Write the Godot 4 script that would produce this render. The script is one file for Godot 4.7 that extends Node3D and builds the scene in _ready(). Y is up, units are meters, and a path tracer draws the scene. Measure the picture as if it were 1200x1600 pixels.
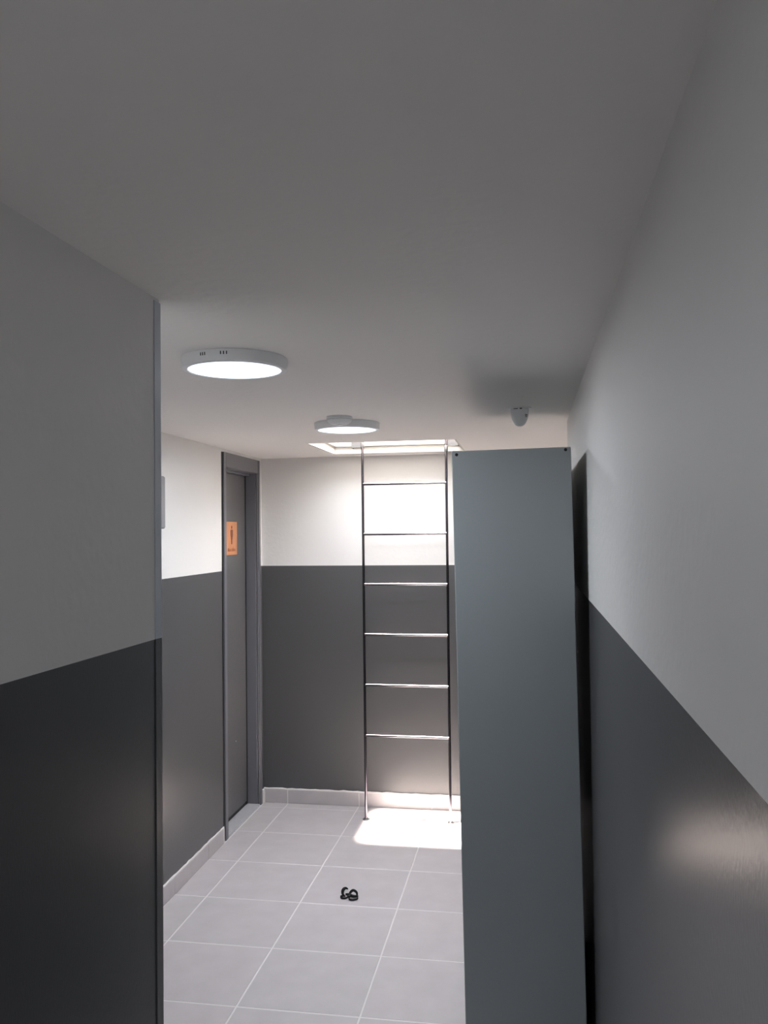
extends Node3D

# Service corridor opening into a nook: two round ceiling lamps, a ladder up to a roof hatch, a steel locker.
# World: x to the right, y up, the corridor runs towards -z. Metres.
const CEIL := 2.175      # ceiling height
const BAND := 1.492      # where the dark paint ends
const XR := 0.175        # right wall
const XL := -0.7318      # near left wall
const ZL := -1.612       # end of near left wall
const XN := -1.675       # left wall of the nook
const ZB := -5.2046      # back wall
const HX0 := -1.168      # roof hatch
const HX1 := -0.36
const HZ0 := -4.39
const HZ1 := -5.06
const TW := 0.12         # wall thickness

var used := {}
var M := {}

# ---------------------------------------------------------------- naming and tagging
func numbered(called: String) -> String:
	var n: int = used.get(called, 0)
	used[called] = n + 1
	return called if n == 0 else "%s_%03d" % [called, n]

func node(m: Mesh, called: String, mat: Material, parent: Node = self) -> MeshInstance3D:
	var o := MeshInstance3D.new()
	o.mesh = m
	if mat:
		o.material_override = mat
	o.cast_shadow = GeometryInstance3D.SHADOW_CASTING_SETTING_ON
	o.name = numbered(called) if parent == self else called
	parent.add_child(o, true)
	return o

func thing(called: String, label: String, category: String, at := Vector3.ZERO, group := "") -> Node3D:
	var o := Node3D.new()
	o.name = numbered(called)
	add_child(o)
	o.position = at
	return tag(o, label, category, group)

func tag(o: Node3D, label: String, category: String, group := "") -> Node3D:
	o.set_meta("label", label)
	o.set_meta("category", category)
	if group != "":
		o.set_meta("group", group)
	return o

func setting(called: String, label: String, category: String) -> Node3D:
	var o := thing(called, label, category)
	o.set_meta("kind", "structure")
	return o

# ---------------------------------------------------------------- mesh helpers
func begin() -> SurfaceTool:
	var st := SurfaceTool.new()
	st.begin(Mesh.PRIMITIVE_TRIANGLES)
	return st

func done(st: SurfaceTool) -> ArrayMesh:
	st.generate_normals()
	return st.commit()

func quad(st: SurfaceTool, a: Vector3, b: Vector3, c: Vector3, d: Vector3, out: Vector3) -> void:
	# front faces run clockwise seen from outside
	var n: Vector3 = (b - a).cross(c - a)
	if n.length() < 1e-12:
		n = (c - a).cross(d - a)
	st.set_smooth_group(-1)
	if n.dot(out) > 0:
		for p in [a, c, b, a, d, c]: st.add_vertex(p)
	else:
		for p in [a, b, c, a, c, d]: st.add_vertex(p)

func add_box(st: SurfaceTool, lo: Vector3, hi: Vector3, ch := 0.0) -> void:
	# a box between two corners, its edges chamfered by ch
	var c := (lo + hi) * 0.5
	var h := (hi - lo) * 0.5
	if ch <= 0.0:
		for ax in 3:
			for s in [-1.0, 1.0]:
				var u := (ax + 1) % 3
				var v := (ax + 2) % 3
				var q: Array[Vector3] = []
				for k in [[-1, -1], [1, -1], [1, 1], [-1, 1]]:
					var p := Vector3.ZERO
					p[ax] = s * h[ax]; p[u] = k[0] * h[u]; p[v] = k[1] * h[v]
					q.append(c + p)
				var o := Vector3.ZERO
				o[ax] = s
				quad(st, q[0], q[1], q[2], q[3], o)
		return
	var corner := func(sx: float, sy: float, sz: float, ax: int) -> Vector3:
		var s := Vector3(sx, sy, sz)
		var p := Vector3(sx * (h.x - ch), sy * (h.y - ch), sz * (h.z - ch))
		p[ax] = s[ax] * h[ax]
		return c + p
	for ax in 3:
		var u := (ax + 1) % 3
		var v := (ax + 2) % 3
		for s in [-1.0, 1.0]:
			var q: Array[Vector3] = []
			for k in [[-1.0, -1.0], [1.0, -1.0], [1.0, 1.0], [-1.0, 1.0]]:
				var g := Vector3.ZERO
				g[ax] = s; g[u] = k[0]; g[v] = k[1]
				q.append(corner.call(g.x, g.y, g.z, ax))
			var o := Vector3.ZERO
			o[ax] = s
			quad(st, q[0], q[1], q[2], q[3], o)
		# the chamfers along axis ax
		for su in [-1.0, 1.0]:
			for sv in [-1.0, 1.0]:
				var a := Vector3.ZERO
				a[u] = su; a[v] = sv
				var g0 := a; g0[ax] = -1.0
				var g1 := a; g1[ax] = 1.0
				quad(st, corner.call(g0.x, g0.y, g0.z, u), corner.call(g1.x, g1.y, g1.z, u), corner.call(g1.x, g1.y, g1.z, v), corner.call(g0.x, g0.y, g0.z, v), a)
	for sx in [-1.0, 1.0]:
		for sy in [-1.0, 1.0]:
			for sz in [-1.0, 1.0]:
				var a0: Vector3 = corner.call(sx, sy, sz, 0)
				var a1: Vector3 = corner.call(sx, sy, sz, 1)
				var a2: Vector3 = corner.call(sx, sy, sz, 2)
				var n := (a1 - a0).cross(a2 - a0)
				st.set_smooth_group(-1)
				if n.dot(Vector3(sx, sy, sz)) > 0:
					for p in [a0, a2, a1]: st.add_vertex(p)
				else:
					for p in [a0, a1, a2]: st.add_vertex(p)

func box(lo: Vector3, hi: Vector3, ch := 0.0) -> ArrayMesh:
	var st := begin()
	add_box(st, lo.min(hi), lo.max(hi), ch)
	return done(st)

func add_lathe(st: SurfaceTool, prof: Array, at := Vector3.ZERO, seg := 48, smooth := true) -> void:
	# prof: Vector2(radius, y) from the top down, turned round the y axis; outside is away from the axis
	for i in prof.size() - 1:
		st.set_smooth_group(1 if smooth else -1)
		for k in seg:
			var a0 := TAU * k / seg
			var a1 := TAU * (k + 1) / seg
			var p := func(q: Vector2, a: float) -> Vector3: return at + Vector3(q.x * cos(a), q.y, q.x * sin(a))
			var v00: Vector3 = p.call(prof[i], a0)
			var v01: Vector3 = p.call(prof[i], a1)
			var v10: Vector3 = p.call(prof[i + 1], a0)
			var v11: Vector3 = p.call(prof[i + 1], a1)
			if prof[i].x > 1e-6:
				for q in [v00, v01, v11]: st.add_vertex(q)
			if prof[i + 1].x > 1e-6:
				for q in [v00, v11, v10]: st.add_vertex(q)

func lathe(prof: Array, seg := 48, smooth := true) -> ArrayMesh:
	var st := begin()
	add_lathe(st, prof, Vector3.ZERO, seg, smooth)
	return done(st)

func rounded(prof: Array, r := 0.002) -> Array:
	# small fillets at the inner points of a profile
	var out := [prof[0]]
	for i in range(1, prof.size() - 1):
		var a: Vector2 = prof[i] + (prof[i - 1] - prof[i]).normalized() * minf(r, prof[i].distance_to(prof[i - 1]) * 0.45)
		var b: Vector2 = prof[i] + (prof[i + 1] - prof[i]).normalized() * minf(r, prof[i].distance_to(prof[i + 1]) * 0.45)
		for k in 4:
			var t := k / 3.0
			out.append(a.lerp(prof[i], t).lerp(prof[i].lerp(b, t), t))
	out.append(prof[-1])
	return out

func add_tube(st: SurfaceTool, pts: Array, rx: Array, flat := 1.0, seg := 10, up := Vector3.UP) -> void:
	# a swept tube; rx gives the radius at each point, flat squeezes it along the second axis
	var rings := []
	for i in pts.size():
		var t: Vector3 = (pts[mini(i + 1, pts.size() - 1)] - pts[maxi(i - 1, 0)]).normalized()
		var u := t.cross(up)
		if u.length() < 0.05:
			u = t.cross(Vector3.RIGHT)
		u = u.normalized()
		var v := t.cross(u).normalized()
		var ring := []
		for k in seg:
			var a := TAU * k / seg
			ring.append(pts[i] + u * (cos(a) * rx[i]) + v * (sin(a) * rx[i] * flat))
		rings.append(ring)
	for i in pts.size() - 1:
		st.set_smooth_group(1)
		for k in seg:
			var k1 := (k + 1) % seg
			var a: Vector3 = rings[i][k]
			var b: Vector3 = rings[i][k1]
			var c: Vector3 = rings[i + 1][k1]
			var d: Vector3 = rings[i + 1][k]
			var n: Vector3 = (b - a).cross(c - a)
			if n.dot((a + c) * 0.5 - (pts[i] + pts[i + 1]) * 0.5) > 0:
				for p in [a, c, b, a, d, c]: st.add_vertex(p)
			else:
				for p in [a, b, c, a, c, d]: st.add_vertex(p)
	for e in [0, pts.size() - 1]:
		var out: Vector3 = pts[e] - pts[1 if e == 0 else e - 1]
		st.set_smooth_group(-1)
		for k in seg:
			var a: Vector3 = rings[e][k]
			var b: Vector3 = rings[e][(k + 1) % seg]
			var n: Vector3 = (a - pts[e]).cross(b - pts[e])
			if n.dot(out) > 0:
				for p in [pts[e], b, a]: st.add_vertex(p)
			else:
				for p in [pts[e], a, b]: st.add_vertex(p)

func tube(pts: Array, r: float, seg := 12) -> ArrayMesh:
	var st := begin()
	var rr := []
	for p in pts: rr.append(r)
	add_tube(st, pts, rr, 1.0, seg)
	return done(st)

func curve(ctrl: Array, per := 6) -> Array:
	var out := []
	for i in ctrl.size() - 1:
		for k in per:
			out.append(ctrl[i].cubic_interpolate(ctrl[i + 1], ctrl[maxi(i - 1, 0)], ctrl[mini(i + 2, ctrl.size() - 1)], float(k) / per))
	out.append(ctrl[-1])
	return out

func prism(outline: PackedVector2Array, depth: float) -> ArrayMesh:
	# an outline in x and y, its front at z = depth and its back at z = 0
	var st := begin()
	var tri := Geometry2D.triangulate_polygon(outline)
	st.set_smooth_group(-1)
	for i in range(0, tri.size(), 3):
		var q: Array[Vector3] = []
		for k in 3: q.append(Vector3(outline[tri[i + k]].x, outline[tri[i + k]].y, depth))
		var n := (q[1] - q[0]).cross(q[2] - q[0])
		if n.z > 0: q = [q[0], q[2], q[1]]
		for p in q: st.add_vertex(p)
	var c := Vector2.ZERO
	for p in outline: c += p / outline.size()
	for i in outline.size():
		var a := outline[i]
		var b := outline[(i + 1) % outline.size()]
		var o := (b - a).orthogonal()
		if Geometry2D.is_point_in_polygon((a + b) * 0.5 + o.normalized() * 1e-4, outline): o = -o
		quad(st, Vector3(a.x, a.y, 0), Vector3(b.x, b.y, 0), Vector3(b.x, b.y, depth), Vector3(a.x, a.y, depth), Vector3(o.x, o.y, 0))
	return done(st)

# ---------------------------------------------------------------- materials
func noise_image(sd: int, freq: float, size: int, oct := 4) -> Image:
	var n := FastNoiseLite.new()
	n.seed = sd
	n.frequency = freq
	n.fractal_octaves = oct
	return n.get_seamless_image(size, size)

func relief(sd: int, freq: float, size: int, strength: float) -> ImageTexture:
	var im := noise_image(sd, freq, size)
	im.convert(Image.FORMAT_RGBA8)
	im.bump_map_to_normal_map(strength)
	return ImageTexture.create_from_image(im)

func mottle(sd: int, freq: float, size: int, dark: Color, light: Color, contrast := 1.0) -> ImageTexture:
	var im := noise_image(sd, freq, size)
	var out := Image.create(size, size, false, Image.FORMAT_RGB8)
	for y in size:
		for x in size:
			var t := clampf((im.get_pixel(x, y).r - 0.5) * contrast + 0.5, 0.0, 1.0)
			out.set_pixel(x, y, dark.lerp(light, t))
	return ImageTexture.create_from_image(out)

func mat(c: Color, rough: float, metal := 0.0, spec := 0.5) -> StandardMaterial3D:
	var m := StandardMaterial3D.new()
	m.albedo_color = c
	m.roughness = rough
	m.metallic = metal
	m.metallic_specular = spec
	return m

func with_relief(m: StandardMaterial3D, tex: Texture2D, scale: Vector3, amount: float) -> StandardMaterial3D:
	m.normal_enabled = true
	m.normal_texture = tex
	m.normal_scale = amount
	m.uv1_triplanar = true
	m.uv1_world_triplanar = true
	m.uv1_scale = scale
	return m

func make_materials() -> void:
	var plaster := relief(3, 0.05, 256, 3.0)
	var roller := relief(7, 0.09, 256, 3.0)
	M.white = with_relief(mat(Color(0.885, 0.875, 0.865), 0.62), plaster, Vector3(2.2, 2.2, 2.2), 0.10)
	M.ceiling = with_relief(mat(Color(0.93, 0.915, 0.90), 0.85, 0.0, 0.3), plaster, Vector3(1.7, 1.7, 1.7), 0.12)
	M.paint = with_relief(mat(Color(0.325, 0.323, 0.328), 0.29, 0.0, 0.5), roller, Vector3(8.0, 2.6, 8.0), 0.07)
	M.door = with_relief(mat(Color(0.37, 0.365, 0.372), 0.38), roller, Vector3(4.0, 1.0, 4.0), 0.08)
	M.frame = with_relief(mat(Color(0.43, 0.43, 0.45), 0.32), roller, Vector3(4.0, 1.0, 4.0), 0.05)
	M.black = mat(Color(0.05, 0.05, 0.055), 0.5)
	M.tiles = []
	for k in 4:
		var t := mat(Color.WHITE, 0.36)
		var base: Color = [Color(0.745, 0.718, 0.724), Color(0.737, 0.714, 0.718), Color(0.753, 0.724, 0.729), Color(0.741, 0.712, 0.720)][k]
		t.albedo_texture = mottle(20 + k, 0.02, 256, base.darkened(0.025), base.lightened(0.04), 1.1)
		t.uv1_triplanar = true
		t.uv1_world_triplanar = true
		t.uv1_scale = Vector3(1.3, 1.3, 1.3)
		M.tiles.append(t)
	M.grout = with_relief(mat(Color(0.865, 0.845, 0.84), 0.9), plaster, Vector3(9, 9, 9), 0.3)
	M.granite = mat(Color.WHITE, 0.3)
	M.granite.albedo_texture = mottle(41, 0.35, 256, Color(0.50, 0.50, 0.52), Color(0.90, 0.89, 0.90), 2.6)
	M.granite.uv1_triplanar = true
	M.granite.uv1_world_triplanar = true
	M.granite.uv1_scale = Vector3(3, 3, 3)
	M.locker = with_relief(mat(Color(0.56, 0.58, 0.585), 0.34), plaster, Vector3(3, 3, 3), 0.05)
	M.chrome = mat(Color(0.40, 0.38, 0.40), 0.15, 1.0)
	M.steel = mat(Color(0.46, 0.46, 0.47), 0.35, 1.0)
	M.plastic = mat(Color(0.90, 0.90, 0.90), 0.35)
	M.greyplastic = mat(Color(0.50, 0.50, 0.51), 0.4)
	M.guard = mat(Color(0.74, 0.76, 0.79), 0.35)
	M.lining = mat(Color(0.80, 0.78, 0.75), 0.6)
	M.hole = mat(Color(0.03, 0.03, 0.03), 0.7)
	M.clip = mat(Color(0.055, 0.06, 0.07), 0.25)
	M.copper = mat(Color.WHITE, 0.4)
	M.copper.albedo_texture = mottle(51, 0.03, 128, Color(0.80, 0.54, 0.36), Color(0.86, 0.60, 0.43), 1.2)
	M.copper.uv1_triplanar = true
	M.copper.uv1_scale = Vector3(8, 1.5, 8)
	M.figure = mat(Color(0.50, 0.27, 0.20), 0.5)
	M.letter = mat(Color(0.72, 0.455, 0.33), 0.5)
	M.glow = mat(Color(0.95, 0.96, 1.0), 0.5)
	M.glow.emission_enabled = true
	M.glow.emission = Color(0.90, 0.95, 1.0)
	M.glow.emission_energy_multiplier = 1.6

# ---------------------------------------------------------------- the setting
func wall(called: String, label: String, lo: Vector3, hi: Vector3) -> Node3D:
	var w := setting(called, label, "wall")
	node(box(Vector3(lo.x, -0.1, lo.z), Vector3(hi.x, BAND, hi.z)), "lower_paint", M.paint, w)
	node(box(Vector3(lo.x, BAND, lo.z), Vector3(hi.x, CEIL, hi.z)), "upper_paint", M.white, w)
	return w

func build_shell() -> void:
	wall("wall_right", "long right wall beside the locker, white above and grey below", Vector3(XR, 0, 2.0), Vector3(XR + TW, 0, -3.775))
	wall("wall_niche", "short wall end behind the locker, white above and grey below", Vector3(XR + TW, 0, -3.655), Vector3(0.57, 0, -3.775))
	wall("wall_end", "white and grey wall hidden behind the locker at the ladder's side", Vector3(0.45, 0, -3.775), Vector3(0.57, 0, ZB - TW))
	wall("wall_left", "near left wall in shade, white above and grey below", Vector3(XL - TW, 0, 2.0), Vector3(XL, 0, ZL))
	wall("wall_front", "wall of the nook that turns away behind the near partition", Vector3(XN - 0.2, 0, ZL + TW), Vector3(XL - TW, 0, ZL))
	wall("wall_back", "bright back wall behind the ladder, white above and grey below", Vector3(XN - 0.25, 0, ZB - TW), Vector3(0.57, 0, ZB))
	wall("wall_behind", "corridor end wall, white above and grey below", Vector3(XL - TW, 0, 2.0), Vector3(XR + TW, 0, 2.12))
	# left wall of the nook, with the doorway cut out
	var w := setting("wall_side", "left wall of the nook round the grey door, white above grey", "wall")
	var st := begin()
	add_box(st, Vector3(XN - 0.2, -0.1, -4.488), Vector3(XN, BAND, ZL))
	add_box(st, Vector3(XN - 0.2, -0.1, ZB), Vector3(XN, BAND, -5.167))
	node(done(st), "lower_paint", M.paint, w)
	st = begin()
	add_box(st, Vector3(XN - 0.2, BAND, -4.488), Vector3(XN, CEIL, ZL))
	add_box(st, Vector3(XN - 0.2, BAND, ZB), Vector3(XN, CEIL, -5.167))
	add_box(st, Vector3(XN - 0.2, 2.1585, -5.167), Vector3(XN, CEIL, -4.488))
	node(done(st), "upper_paint", M.white, w)
	node(box(Vector3(XN - 0.25, -0.1, ZB), Vector3(XN - 0.2, CEIL, -4.3)), "doorway_back", M.black, w)

	# ceiling, with the hatch opening
	var c := setting("ceiling", "plain low white plaster ceiling with a square hatch opening", "ceiling")
	st = begin()
	var lo := Vector3(XN - 0.25, CEIL, ZB - TW)
	var hi := Vector3(0.57, CEIL + 0.16, 2.12)
	add_box(st, lo, Vector3(hi.x, hi.y, HZ1))
	add_box(st, Vector3(lo.x, lo.y, HZ0), hi)
	add_box(st, Vector3(lo.x, lo.y, HZ1), Vector3(HX0, hi.y, HZ0))
	add_box(st, Vector3(HX1, lo.y, HZ1), Vector3(hi.x, hi.y, HZ0))
	node(done(st), "plaster", M.ceiling, c)

	# floor: a bed of pale grout with every tile set proud of it
	var f := setting("floor", "pale greige ceramic tile floor with lighter grout lines", "floor")
	node(box(Vector3(XN - 0.25, -0.12, ZB - TW), Vector3(0.57, -0.0008, 2.12)), "grout", M.grout, f)
	var px := 0.4525
	var pz := 0.4320
	var gx := -1.511
	var gz := -5.115
	var g := 0.0028
	var gzz := 0.0036
	var rng := RandomNumberGenerator.new()
	rng.seed = 5
	for i in range(-1, 5):
		for j in range(-1, 17):
			var x0 := maxf(gx + i * px + g, XN + 0.010)
			var x1 := minf(gx + (i + 1) * px - g, 0.448)
			var z0 := maxf(gz + j * pz + gzz, ZB + 0.011)
			var z1 := minf(gz + (j + 1) * pz - gzz, 1.998)
			if z1 > -1.7:     # the corridor's own strip
				x0 = maxf(x0, XL + 0.004)
			if z0 > -3.7:
				x1 = minf(x1, XR - 0.003)
			if x1 - x0 < 0.02 or z1 - z0 < 0.02:
				continue
			var lift := rng.randf_range(-0.0003, 0.0003)
			node(box(Vector3(x0, -0.009, z0), Vector3(x1, lift, z1), 0.0012), "floor_tile", M.tiles[rng.randi() % 4], f)

	# skirting tiles, each on its own, under an uneven bead of white filler
	var b := setting("baseboard_back", "low skirting of floor tiles along the back wall", "baseboard")
	var xs := [XN + 0.012, -1.5135, -1.0555, -0.6035, -0.151, 0.3015, 0.445]
	for i in xs.size() - 1:
		node(box(Vector3(xs[i] + 0.003, 0.001, ZB), Vector3(xs[i + 1] - 0.003, 0.083, ZB + 0.010), 0.001), "skirting_tile", M.tiles[i % 4], b)
	node(box(Vector3(XN + 0.004, 0.0, ZB), Vector3(0.447, 0.082, ZB + 0.0078)), "grout", M.grout, b)
	node(bead(Vector3(XN + 0.006, 0.087, ZB + 0.004), Vector3(0.447, 0.087, ZB + 0.004), 0.0068, 3), "filler_bead", M.grout, b)
	b = setting("baseboard_side", "low skirting of floor tiles along the left wall of the nook", "baseboard")
	var zs := [-4.47, -4.242, -3.811, -3.379, -2.947, -2.515, -2.083, -1.62]
	for i in zs.size() - 1:
		node(box(Vector3(XN, 0.001, zs[i] + 0.003), Vector3(XN + 0.010, 0.083, zs[i + 1] - 0.003), 0.001), "skirting_tile", M.tiles[(i + 1) % 4], b)
	node(box(Vector3(XN, 0.0, -4.485), Vector3(XN + 0.0078, 0.082, -1.62)), "grout", M.grout, b)
	node(bead(Vector3(XN + 0.003, 0.085, -4.485), Vector3(XN + 0.003, 0.085, -1.62), 0.0055, 9), "filler_bead", M.grout, b)
	# the little strip between the door frame and the back wall
	node(box(Vector3(XN, 0.0, ZB + 0.001), Vector3(XN + 0.009, 0.085, -5.170), 0.001), "skirting_tile", M.grout, b)

	# angle profile on the corner where the near left wall ends
	var t := setting("trim_1", "slim corner guard strip on the end of the near left wall", "corner guard")
	for part in [["lower_length", 0.0, BAND, M.paint], ["upper_length", BAND, CEIL - 0.006, M.guard]]:
		st = begin()
		add_box(st, Vector3(XL, part[1], ZL - 0.003), Vector3(XL + 0.0022, part[2], ZL + 0.026), 0.0008)
		add_box(st, Vector3(XL - 0.026, part[1], ZL - 0.003), Vector3(XL, part[2], ZL), 0.0008)
		node(done(st), part[0], part[3], t)

func bead(a: Vector3, b: Vector3, r: float, sd: int) -> ArrayMesh:
	var rng := RandomNumberGenerator.new()
	rng.seed = sd
	var pts := []
	var rr := []
	var n := int(a.distance_to(b) / 0.03)
	for i in n + 1:
		pts.append(a.lerp(b, float(i) / n) + Vector3(0, rng.randf_range(-0.0015, 0.0015), 0))
		rr.append(r * rng.randf_range(0.75, 1.2))
	var st := begin()
	add_tube(st, pts, rr, 1.0, 8)
	return done(st)

func build_door() -> void:
	var d := setting("door_1", "grey painted narrow door in a grey frame on the left wall, orange sign on it", "door")
	var z0 := -4.488
	var zi := -4.553
	var z1 := -5.166
	var zj := -5.125
	var xf := XN + 0.006
	var xl := -1.748
	var st := begin()
	node(box(Vector3(XN - 0.05, 0.088, -4.5165), Vector3(XN - 0.002, 2.156, -4.4885), 0.002), "gap_seal", M.black, d)
	# near jamb stands clear of the wall by a dark gap, as the photograph shows
	add_box(st, Vector3(xl - 0.06, 0.0, zi), Vector3(xf, 2.158, -4.517), 0.002)
	node(done(st), "jamb", M.frame, d)
	st = begin()
	add_box(st, Vector3(xl - 0.06, 0.0, z1), Vector3(xf, 2.158, zj - 0.014), 0.002)
	add_box(st, Vector3(xl - 0.06, 0.0, zj - 0.015), Vector3(XN - 0.012, 2.08, zj), 0.002)
	node(done(st), "jamb", M.frame, d)
	node(box(Vector3(XN - 0.009, 0.0, zj - 0.012), Vector3(XN - 0.001, 2.076, zj - 0.004), 0.002), "frame_bead", M.frame, d)
	st = begin()
	add_box(st, Vector3(xl - 0.06, 2.074, zj), Vector3(xf, 2.158, zi), 0.002)
	node(done(st), "head", M.frame, d)
	node(box(Vector3(xl - 0.03, 2.060, zj), Vector3(xl + 0.022, 2.075, zi), 0.002), "door_stop", M.frame, d)
	var leaf := node(box(Vector3(xl - 0.035, 0.036, zj + 0.030), Vector3(xl, 2.058, zi - 0.004), 0.0015), "leaf", M.door, d)
	st = begin()
	add_box(st, Vector3(xl - 0.03, 0.013, zj + 0.0005), Vector3(xl - 0.003, 2.058, zj + 0.0295), 0.001)
	add_box(st, Vector3(xl - 0.03, 0.013, zj + 0.0295), Vector3(xl - 0.005, 0.0355, zi - 0.004), 0.001)
	node(done(st), "rubber_seal", M.black, d)
	st = begin()
	add_lathe(st, [Vector2(0, 0.003), Vector2(0.010, 0.003), Vector2(0.012, 0.001), Vector2(0.012, -0.002)], Vector3.ZERO, 20)
	var lock := node(done(st), "lock", M.hole, leaf)
	lock.position = Vector3(xl, 1.080, -4.742)
	lock.rotation = Vector3(0, 0, -PI / 2)
	lock.scale = Vector3(1.5, 1, 1)
	st = begin()
	add_lathe(st, [Vector2(0, 0.0008), Vector2(0.004, 0.0006), Vector2(0.005, -0.0005)], Vector3.ZERO, 7)
	var chip := node(done(st), "paint_chip", M.white, leaf)
	chip.position = Vector3(xl, 0.452, -4.905)
	chip.rotation = Vector3(0, 0, -PI / 2)
	node(box(Vector3(xl - 0.06, -0.01, zj), Vector3(XN + 0.002, 0.012, -4.517), 0.002), "threshold", M.granite, d)

func build_sign() -> void:
	var s := thing("door_sign", "square copper-coloured restroom sign with a man's figure on the grey door", "sign", Vector3(-1.7478, 1.671, -4.838))
	s.rotation.y = PI / 2
	var plate := node(box(Vector3(-0.0975, -0.099, 0), Vector3(0.0975, 0.099, 0.004), 0.001), "plate", M.copper, s)
	var o := PackedVector2Array([Vector2(-0.019, 0.034), Vector2(-0.015, 0.040), Vector2(0.015, 0.040), Vector2(0.019, 0.034), Vector2(0.019, 0.008), Vector2(0.013, -0.010), Vector2(0.009, -0.022), Vector2(0.007, -0.047), Vector2(-0.007, -0.047), Vector2(-0.009, -0.022), Vector2(-0.013, -0.010), Vector2(-0.019, 0.008)])
	var fig := node(prism(o, 0.0012), "figure", M.figure, s)
	fig.position = Vector3(0.004, 0.012, 0.004)
	var h := PackedVector2Array()
	for k in 16: h.append(Vector2(cos(TAU * k / 16) * 0.0085, 0.056 + sin(TAU * k / 16) * 0.0095))
	var head := node(prism(h, 0.0012), "figure_head", M.figure, s)
	head.position = Vector3(0.004, 0.010, 0.004)
	var tm := TextMesh.new()
	var f := SystemFont.new()
	f.font_names = PackedStringArray(["Droid Sans"])
	tm.font = f
	tm.text = "Masculino"
	tm.font_size = 32
	tm.pixel_size = 0.00088
	tm.depth = 0.0012
	var txt := node(tm, "lettering", M.letter, s)
	txt.position = Vector3(0.0, -0.068, 0.0046)

# ---------------------------------------------------------------- things on the ceiling
func build_lamp(at: Vector3, label: String, slots: Array, energy := LAMP) -> void:
	var l := thing("ceiling_light", label, "ceiling light", at, "round surface-mounted ceiling lights")
	node(lathe(rounded([Vector2(0.0, 0.0), Vector2(0.1435, 0.0), Vector2(0.1400, -0.0300), Vector2(0.1265, -0.0320), Vector2(0.1255, -0.0295)], 0.0016), 96), "body", M.plastic, l)
	node(lathe([Vector2(0.126, -0.0296), Vector2(0.06, -0.0304), Vector2(0.0, -0.0306)], 96), "diffuser", M.glow, l)
	for a in slots:
		var s := node(box(Vector3(-0.0013, -0.0042, -0.002), Vector3(0.0013, 0.0042, 0.0008), 0.0006), "vent_slot", M.black, l)
		s.position = Vector3(sin(a) * 0.1425, -0.011, cos(a) * 0.1425)
		s.rotation.y = a
	var a := AreaLight3D.new()
	a.name = "lamp_light"
	a.area_size = Vector2(0.17, 0.17)
	a.light_color = Color(0.93, 0.965, 1.0)
	a.light_energy = energy
	a.area_range = 12.0
	a.shadow_enabled = true
	a.position = Vector3(0, -0.034, 0)
	a.rotation.x = -PI / 2
	l.add_child(a)

func build_ceiling_things() -> void:
	build_lamp(Vector3(-0.782, CEIL, -2.205), "nearer round white ceiling light with vent slots on its rim", [-0.315, -0.27, -0.225, 0.085, 0.14, 0.195])
	build_lamp(Vector3(-0.772, CEIL, -3.615), "farther round white ceiling light behind the smoke detector", [], LAMP_FAR)

	build_lamp(Vector3(-0.28, CEIL, 0.85), "round white ceiling light at the corridor's closed end", [], LAMP_NEAR)

	var s := thing("smoke_detector", "small round white smoke detector on the ceiling before the farther lamp", "smoke detector", Vector3(-0.757, CEIL, -3.398))
	node(lathe(rounded([Vector2(0.0, 0.0), Vector2(0.053, 0.0), Vector2(0.0535, -0.009), Vector2(0.050, -0.012), Vector2(0.0, -0.012)], 0.0015), 48), "base", M.plastic, s)
	node(lathe(rounded([Vector2(0.0, -0.011), Vector2(0.051, -0.012), Vector2(0.050, -0.018), Vector2(0.036, -0.030), Vector2(0.030, -0.033), Vector2(0.0, -0.034)], 0.003), 48), "cover", M.plastic, s)
	node(lathe(rounded([Vector2(0.0, -0.033), Vector2(0.014, -0.0335), Vector2(0.013, -0.037), Vector2(0.0, -0.0375)], 0.001), 32), "test_button", M.plastic, s)

	var p := thing("motion_sensor", "white rounded motion sensor hanging from the ceiling above the locker", "sensor", Vector3(-0.025, CEIL, -3.322))
	node(lathe(rounded([Vector2(0.0, 0.0), Vector2(0.0450, 0.0), Vector2(0.0445, -0.0035), Vector2(0.0, -0.0045)], 0.001), 48), "base", M.plastic, p)
	var prof := [Vector2(0.0, -0.004), Vector2(0.0345, -0.0042)]
	for k in 17:
		var t := k / 16.0 * PI / 2
		prof.append(Vector2(0.0352 * pow(cos(t), 0.8) if k < 16 else 0.0, -0.0055 - 0.0675 * sin(t)))
	node(lathe(prof, 48), "dome", M.plastic, p)
	for q in [[-0.44, -0.0072, 0.0090, 0.0013], [0.14, -0.0070, 0.0046, 0.0020]]:
		var e := node(box(Vector3(-q[2], -q[3], -0.003), Vector3(q[2], q[3], 0.0012), 0.0006), "slot", M.hole, p)
		e.position = Vector3(sin(q[0]) * 0.0347, q[1], cos(q[0]) * 0.0347)
		e.rotation.y = q[0]
	for q in [[0.0035, 0.0062, 0.0014], [-0.0015, 0.0058, 0.0010], [-0.0050, 0.0030, 0.0008]]:
		var e := node(box(Vector3(-q[1], -q[2], -0.002), Vector3(q[1], q[2], 0.0010), 0.0004), "mark", M.hole, p)
		e.position = Vector3(sin(0.86) * 0.0334, -0.0335 + q[0], cos(0.86) * 0.0334)
		e.rotation = Vector3(0.18, 0.86, 0)

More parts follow.
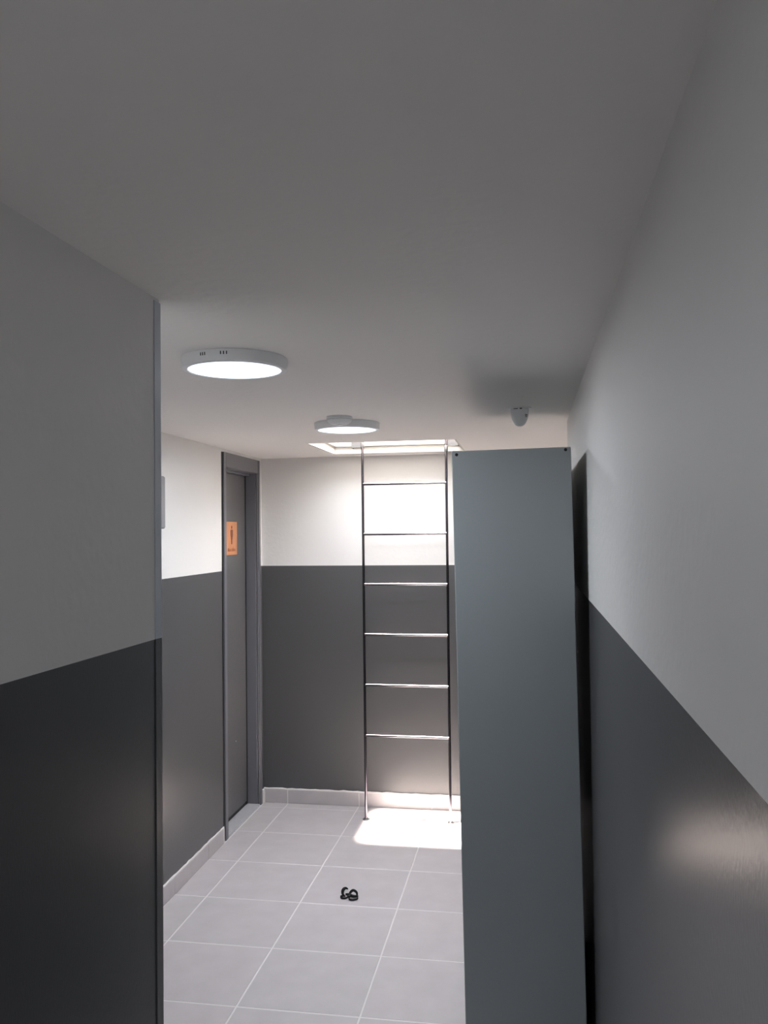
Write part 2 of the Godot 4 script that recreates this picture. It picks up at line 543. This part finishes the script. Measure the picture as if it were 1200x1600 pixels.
func build_hatch() -> void:
	var h := thing("roof_hatch", "bright open roof hatch with white lining above the ladder", "hatch", Vector3((HX0 + HX1) / 2, CEIL, (HZ0 + HZ1) / 2))
	h.set_meta("kind", "structure")
	var hx := (HX1 - HX0) / 2
	var hz := (HZ0 - HZ1) / 2
	var top := 0.42
	for s in [-1.0, 1.0]:
		node(box(Vector3(s * hx, 0.002, -hz), Vector3(s * (hx - 0.012), top, hz), 0.001), "lining_panel", M.lining, h)
		node(box(Vector3(-hx + 0.012, 0.002, s * hz), Vector3(hx - 0.012, top, s * (hz - 0.012)), 0.001), "lining_panel", M.lining, h)
	for s in [-1.0, 1.0]:
		node(box(Vector3(s * hx, 0.16, -hz - 0.06), Vector3(s * (hx + 0.06), top, hz + 0.06), 0.004), "curb", M.greyplastic, h)
		node(box(Vector3(-hx, 0.16, s * hz), Vector3(hx, top, s * (hz + 0.06)), 0.004), "curb", M.greyplastic, h)
	node(box(Vector3(-hx - 0.05, top, hz + 0.05), Vector3(hx + 0.05, top + 0.03, hz - 0.135), 0.004), "curb_lip", M.greyplastic, h)
	# a narrow batten round the lining
	var st := begin()
	add_box(st, Vector3(-hx + 0.012, 0.045, -hz + 0.012), Vector3(hx - 0.012, 0.075, -hz + 0.030), 0.002)
	add_box(st, Vector3(-hx + 0.012, 0.045, -hz + 0.030), Vector3(-hx + 0.030, 0.075, hz - 0.012), 0.002)
	add_box(st, Vector3(hx - 0.030, 0.045, -hz + 0.030), Vector3(hx - 0.012, 0.075, hz - 0.012), 0.002)
	node(done(st), "batten", M.lining, h)

# ---------------------------------------------------------------- things standing in the nook
func build_ladder() -> void:
	var x0 := -0.969
	var x1 := -0.468
	var l := thing("ladder", "slim polished metal ladder standing on the floor and rising into the roof hatch", "ladder", Vector3((x0 + x1) / 2, 0, -4.969))
	var hw := (x1 - x0) / 2
	for s in [-1.0, 1.0]:
		node(tube([Vector3(s * hw, 0.003, 0), Vector3(s * hw, 1.2, 0), Vector3(s * hw, 2.50, 0)], 0.0078, 14), "rail", M.chrome, l)
		var foot := node(lathe(rounded([Vector2(0.0, 0.012), Vector2(0.011, 0.012), Vector2(0.013, 0.005), Vector2(0.021, 0.004), Vector2(0.021, 0.0006), Vector2(0.0, 0.0006)], 0.001), 20), "foot", M.steel, l)
		foot.position = Vector3(s * hw, 0, 0)
		# bracket from the rail out and back to the hatch lining
		var st := begin()
		add_box(st, Vector3(minf(s * (hw + 0.006), s * (hw + 0.070)), 2.205, -0.012), Vector3(maxf(s * (hw + 0.006), s * (hw + 0.070)), 2.242, -0.007), 0.001)
		add_box(st, Vector3(minf(s * (hw + 0.066), s * (hw + 0.070)), 2.205, -0.079), Vector3(maxf(s * (hw + 0.066), s * (hw + 0.070)), 2.242, -0.010), 0.001)
		node(done(st), "bracket", M.steel, l)
		var col := node(lathe(rounded([Vector2(0.0, 0.018), Vector2(0.0115, 0.018), Vector2(0.0115, -0.018), Vector2(0.0, -0.018)], 0.002), 20), "collar", M.steel, l)
		col.position = Vector3(s * hw, 2.185 if s > 0 else 2.222, 0)
	for k in range(-1, 6):
		var y := 1.9852 - k * 0.2983
		node(tube([Vector3(-hw, y, 0), Vector3(0, y, 0), Vector3(hw, y, 0)], 0.0078, 14), "rung", M.chrome, l)

func build_locker() -> void:
	# it leans a little, as in the photograph
	var w := 0.354
	var hgt := 1.944
	var dep := 1.10
	var l := thing("locker", "tall grey steel locker with a plain side panel, standing by the right wall", "locker", Vector3(-0.0255, 0.0005, -2.57 - dep / 2))
	l.rotation.z = 0.0115
	var hx := w / 2
	var hz := dep / 2
	for s in [1.0, -1.0]:
		var panel := node(box(Vector3(-hx, 0.022, s * (hz - 0.014)), Vector3(hx, hgt, s * hz), 0.0022), "side_panel", M.locker, l)
		for x in [-hx + 0.0145, hx - 0.0155]:
			var sc := node(lathe([Vector2(0.0, 0.0012), Vector2(0.003, 0.0010), Vector2(0.0048, 0.0002), Vector2(0.005, -0.002)], 18), "screw_hole", M.hole, panel)
			sc.position = Vector3(x, hgt - (0.011 if x < 0 else 0.008), s * hz)
			sc.rotation.x = s * PI / 2
	node(box(Vector3(-hx, hgt - 0.012, -hz + 0.0142), Vector3(hx, hgt - 0.001, hz - 0.0142), 0.002), "top_panel", M.locker, l)
	node(box(Vector3(hx - 0.006, 0.03, -hz + 0.0142), Vector3(hx - 0.001, hgt - 0.013, hz - 0.0142)), "back_panel", M.locker, l)
	node(box(Vector3(-hx + 0.012, 0.022, -hz + 0.0142), Vector3(hx - 0.007, 0.07, hz - 0.0142)), "bottom_panel", M.locker, l)
	for sx in [-1.0, 1.0]:
		for sz in [-1.0, 1.0]:
			var foot := node(lathe(rounded([Vector2(0.0, 0.0), Vector2(0.018, 0.0), Vector2(0.020, -0.020), Vector2(0.0, -0.020)], 0.002), 20), "foot", M.black, l)
			foot.position = Vector3(sx * (hx - 0.03), 0.0222, sz * (hz - 0.04))
	# three doors on the side that faces the nook
	var dw := (dep - 0.03) / 3
	for k in 3:
		var z0 := -hz + 0.015 + k * dw
		var dr := node(box(Vector3(-hx + 0.001, 0.075, z0 + 0.003), Vector3(-hx + 0.018, hgt - 0.016, z0 + dw - 0.003), 0.002), "door", M.locker, l)
		for j in 5:
			node(box(Vector3(-hx - 0.002, hgt - 0.15 - j * 0.022, z0 + 0.09), Vector3(-hx + 0.003, hgt - 0.143 - j * 0.022, z0 + dw - 0.09), 0.0015), "vent_slat", M.locker, dr)
		node(box(Vector3(-hx - 0.012, 1.02, z0 + 0.03), Vector3(-hx + 0.002, 1.10, z0 + 0.048), 0.003), "handle", M.steel, dr)

func build_small() -> void:
	# wall box behind the partition end, only its edge shows
	var b := thing("wall_box", "pale grey wall box peeking out past the end of the near left wall", "wall box", Vector3(XN, 1.845, -3.48))
	var st := begin()
	add_box(st, Vector3(0, -0.125, -0.160), Vector3(0.030, 0.122, 0.135), 0.004)
	node(done(st), "case", M.greyplastic, b)
	st = begin()
	add_box(st, Vector3(0.0302, -0.120, -0.157), Vector3(0.052, 0.118, 0.130), 0.006)
	node(done(st), "cover", M.greyplastic, b)

	# black hair clip on the floor
	var c := thing("hair_clip", "small black curved hair clip lying on a floor tile in the nook", "hair clip", Vector3(-0.845, 0.0006, -3.905))
	var mk := func(ctrl: Array, r0: float, r1: float, called: String, flat := 0.5):
		var pts := curve(ctrl)
		var rr := []
		for i in pts.size():
			var t := float(i) / (pts.size() - 1)
			rr.append(1.3 * lerpf(r1, r0, sin(t * PI)))
		var s := begin()
		add_tube(s, pts, rr, flat, 10, Vector3.FORWARD)
		node(done(s), called, M.clip, c)
	# left claw standing up as a hook
	mk.call([Vector3(-0.018, 0.004, 0.004), Vector3(-0.031, 0.013, 0.0), Vector3(-0.031, 0.028, -0.006), Vector3(-0.021, 0.036, -0.012), Vector3(-0.010, 0.030, -0.018)], 0.0058, 0.0022, "claw", 0.8)
	# right claw, a full arch
	mk.call([Vector3(0.002, 0.005, 0.002), Vector3(0.004, 0.020, -0.004), Vector3(0.018, 0.030, -0.008), Vector3(0.034, 0.021, -0.006), Vector3(0.036, 0.006, -0.002)], 0.0050, 0.0030, "claw", 0.8)
	# spine that joins the claws
	mk.call([Vector3(-0.018, 0.012, -0.002), Vector3(-0.004, 0.012, 0.0), Vector3(0.008, 0.010, 0.002), Vector3(0.022, 0.008, 0.004), Vector3(0.042, 0.006, -0.002)], 0.0062, 0.0035, "spine", 0.7)
	# the lower half: two flat loops on the tile
	mk.call([Vector3(-0.024, 0.006, 0.002), Vector3(-0.038, 0.004, 0.004), Vector3(-0.034, 0.004, 0.020), Vector3(-0.016, 0.004, 0.022), Vector3(-0.004, 0.004, 0.008)], 0.0046, 0.0030, "claw", 0.6)
	mk.call([Vector3(0.002, 0.004, 0.008), Vector3(0.006, 0.004, 0.030), Vector3(0.024, 0.004, 0.034), Vector3(0.042, 0.004, 0.020), Vector3(0.040, 0.004, 0.002)], 0.0042, 0.0030, "claw", 0.6)
	mk.call([Vector3(-0.008, 0.006, 0.010), Vector3(0.000, 0.008, 0.006), Vector3(0.006, 0.007, 0.010)], 0.0060, 0.0040, "spring", 0.8)

# ---------------------------------------------------------------- main
const LAMP := 0.86         # the lamp at the mouth of the nook
const LAMP_FAR := 1.2     # the lamp by the smoke detector
const LAMP_NEAR := 1.2     # the corridor lamp behind the viewer
const SUN := 25.0
const SKY := 3.85

func _ready() -> void:
	var cam := Camera3D.new()
	cam.name = "camera"
	cam.fov = rad_to_deg(2.0 * atan(800.0 / 1325.5))
	cam.near = 0.02
	cam.position = Vector3(0, 1.70, 0)
	cam.rotation = Vector3(0.0234, 0.1678, -0.0108)
	add_child(cam)
	cam.current = true

	var env := Environment.new()
	env.background_mode = Environment.BG_SKY
	var sky := Sky.new()
	var sm := ProceduralSkyMaterial.new()
	sm.sky_top_color = Color(0.93, 0.94, 0.96)
	sm.sky_horizon_color = Color(0.95, 0.95, 0.95)
	sm.ground_bottom_color = Color(0.42, 0.40, 0.38)
	sm.ground_horizon_color = Color(0.80, 0.82, 0.84)
	sm.sky_energy_multiplier = SKY
	sm.ground_energy_multiplier = SKY
	sky.sky_material = sm
	env.sky = sky
	env.tonemap_mode = Environment.TONE_MAPPER_LINEAR
	env.tonemap_exposure = 1.3
	env.sdfgi_enabled = true
	env.ssao_enabled = true
	env.ssil_enabled = true
	var we := WorldEnvironment.new()
	we.name = "surroundings"
	we.environment = env
	add_child(we)

	var sun := DirectionalLight3D.new()
	sun.name = "sun"
	sun.light_color = Color(1.0, 0.955, 0.90)
	sun.light_energy = SUN
	sun.light_angular_distance = 3.6
	sun.shadow_enabled = true
	sun.sky_mode = DirectionalLight3D.SKY_MODE_LIGHT_ONLY
	add_child(sun)
	sun.look_at_from_position(Vector3(0, 5, 0), Vector3(0, 5, 0) + Vector3(0.095, -1.0, -0.045), Vector3.FORWARD)

	make_materials()
	build_shell()
	build_door()
	build_hatch()
	build_ladder()
	build_locker()
	build_ceiling_things()
	build_sign()
	build_small()
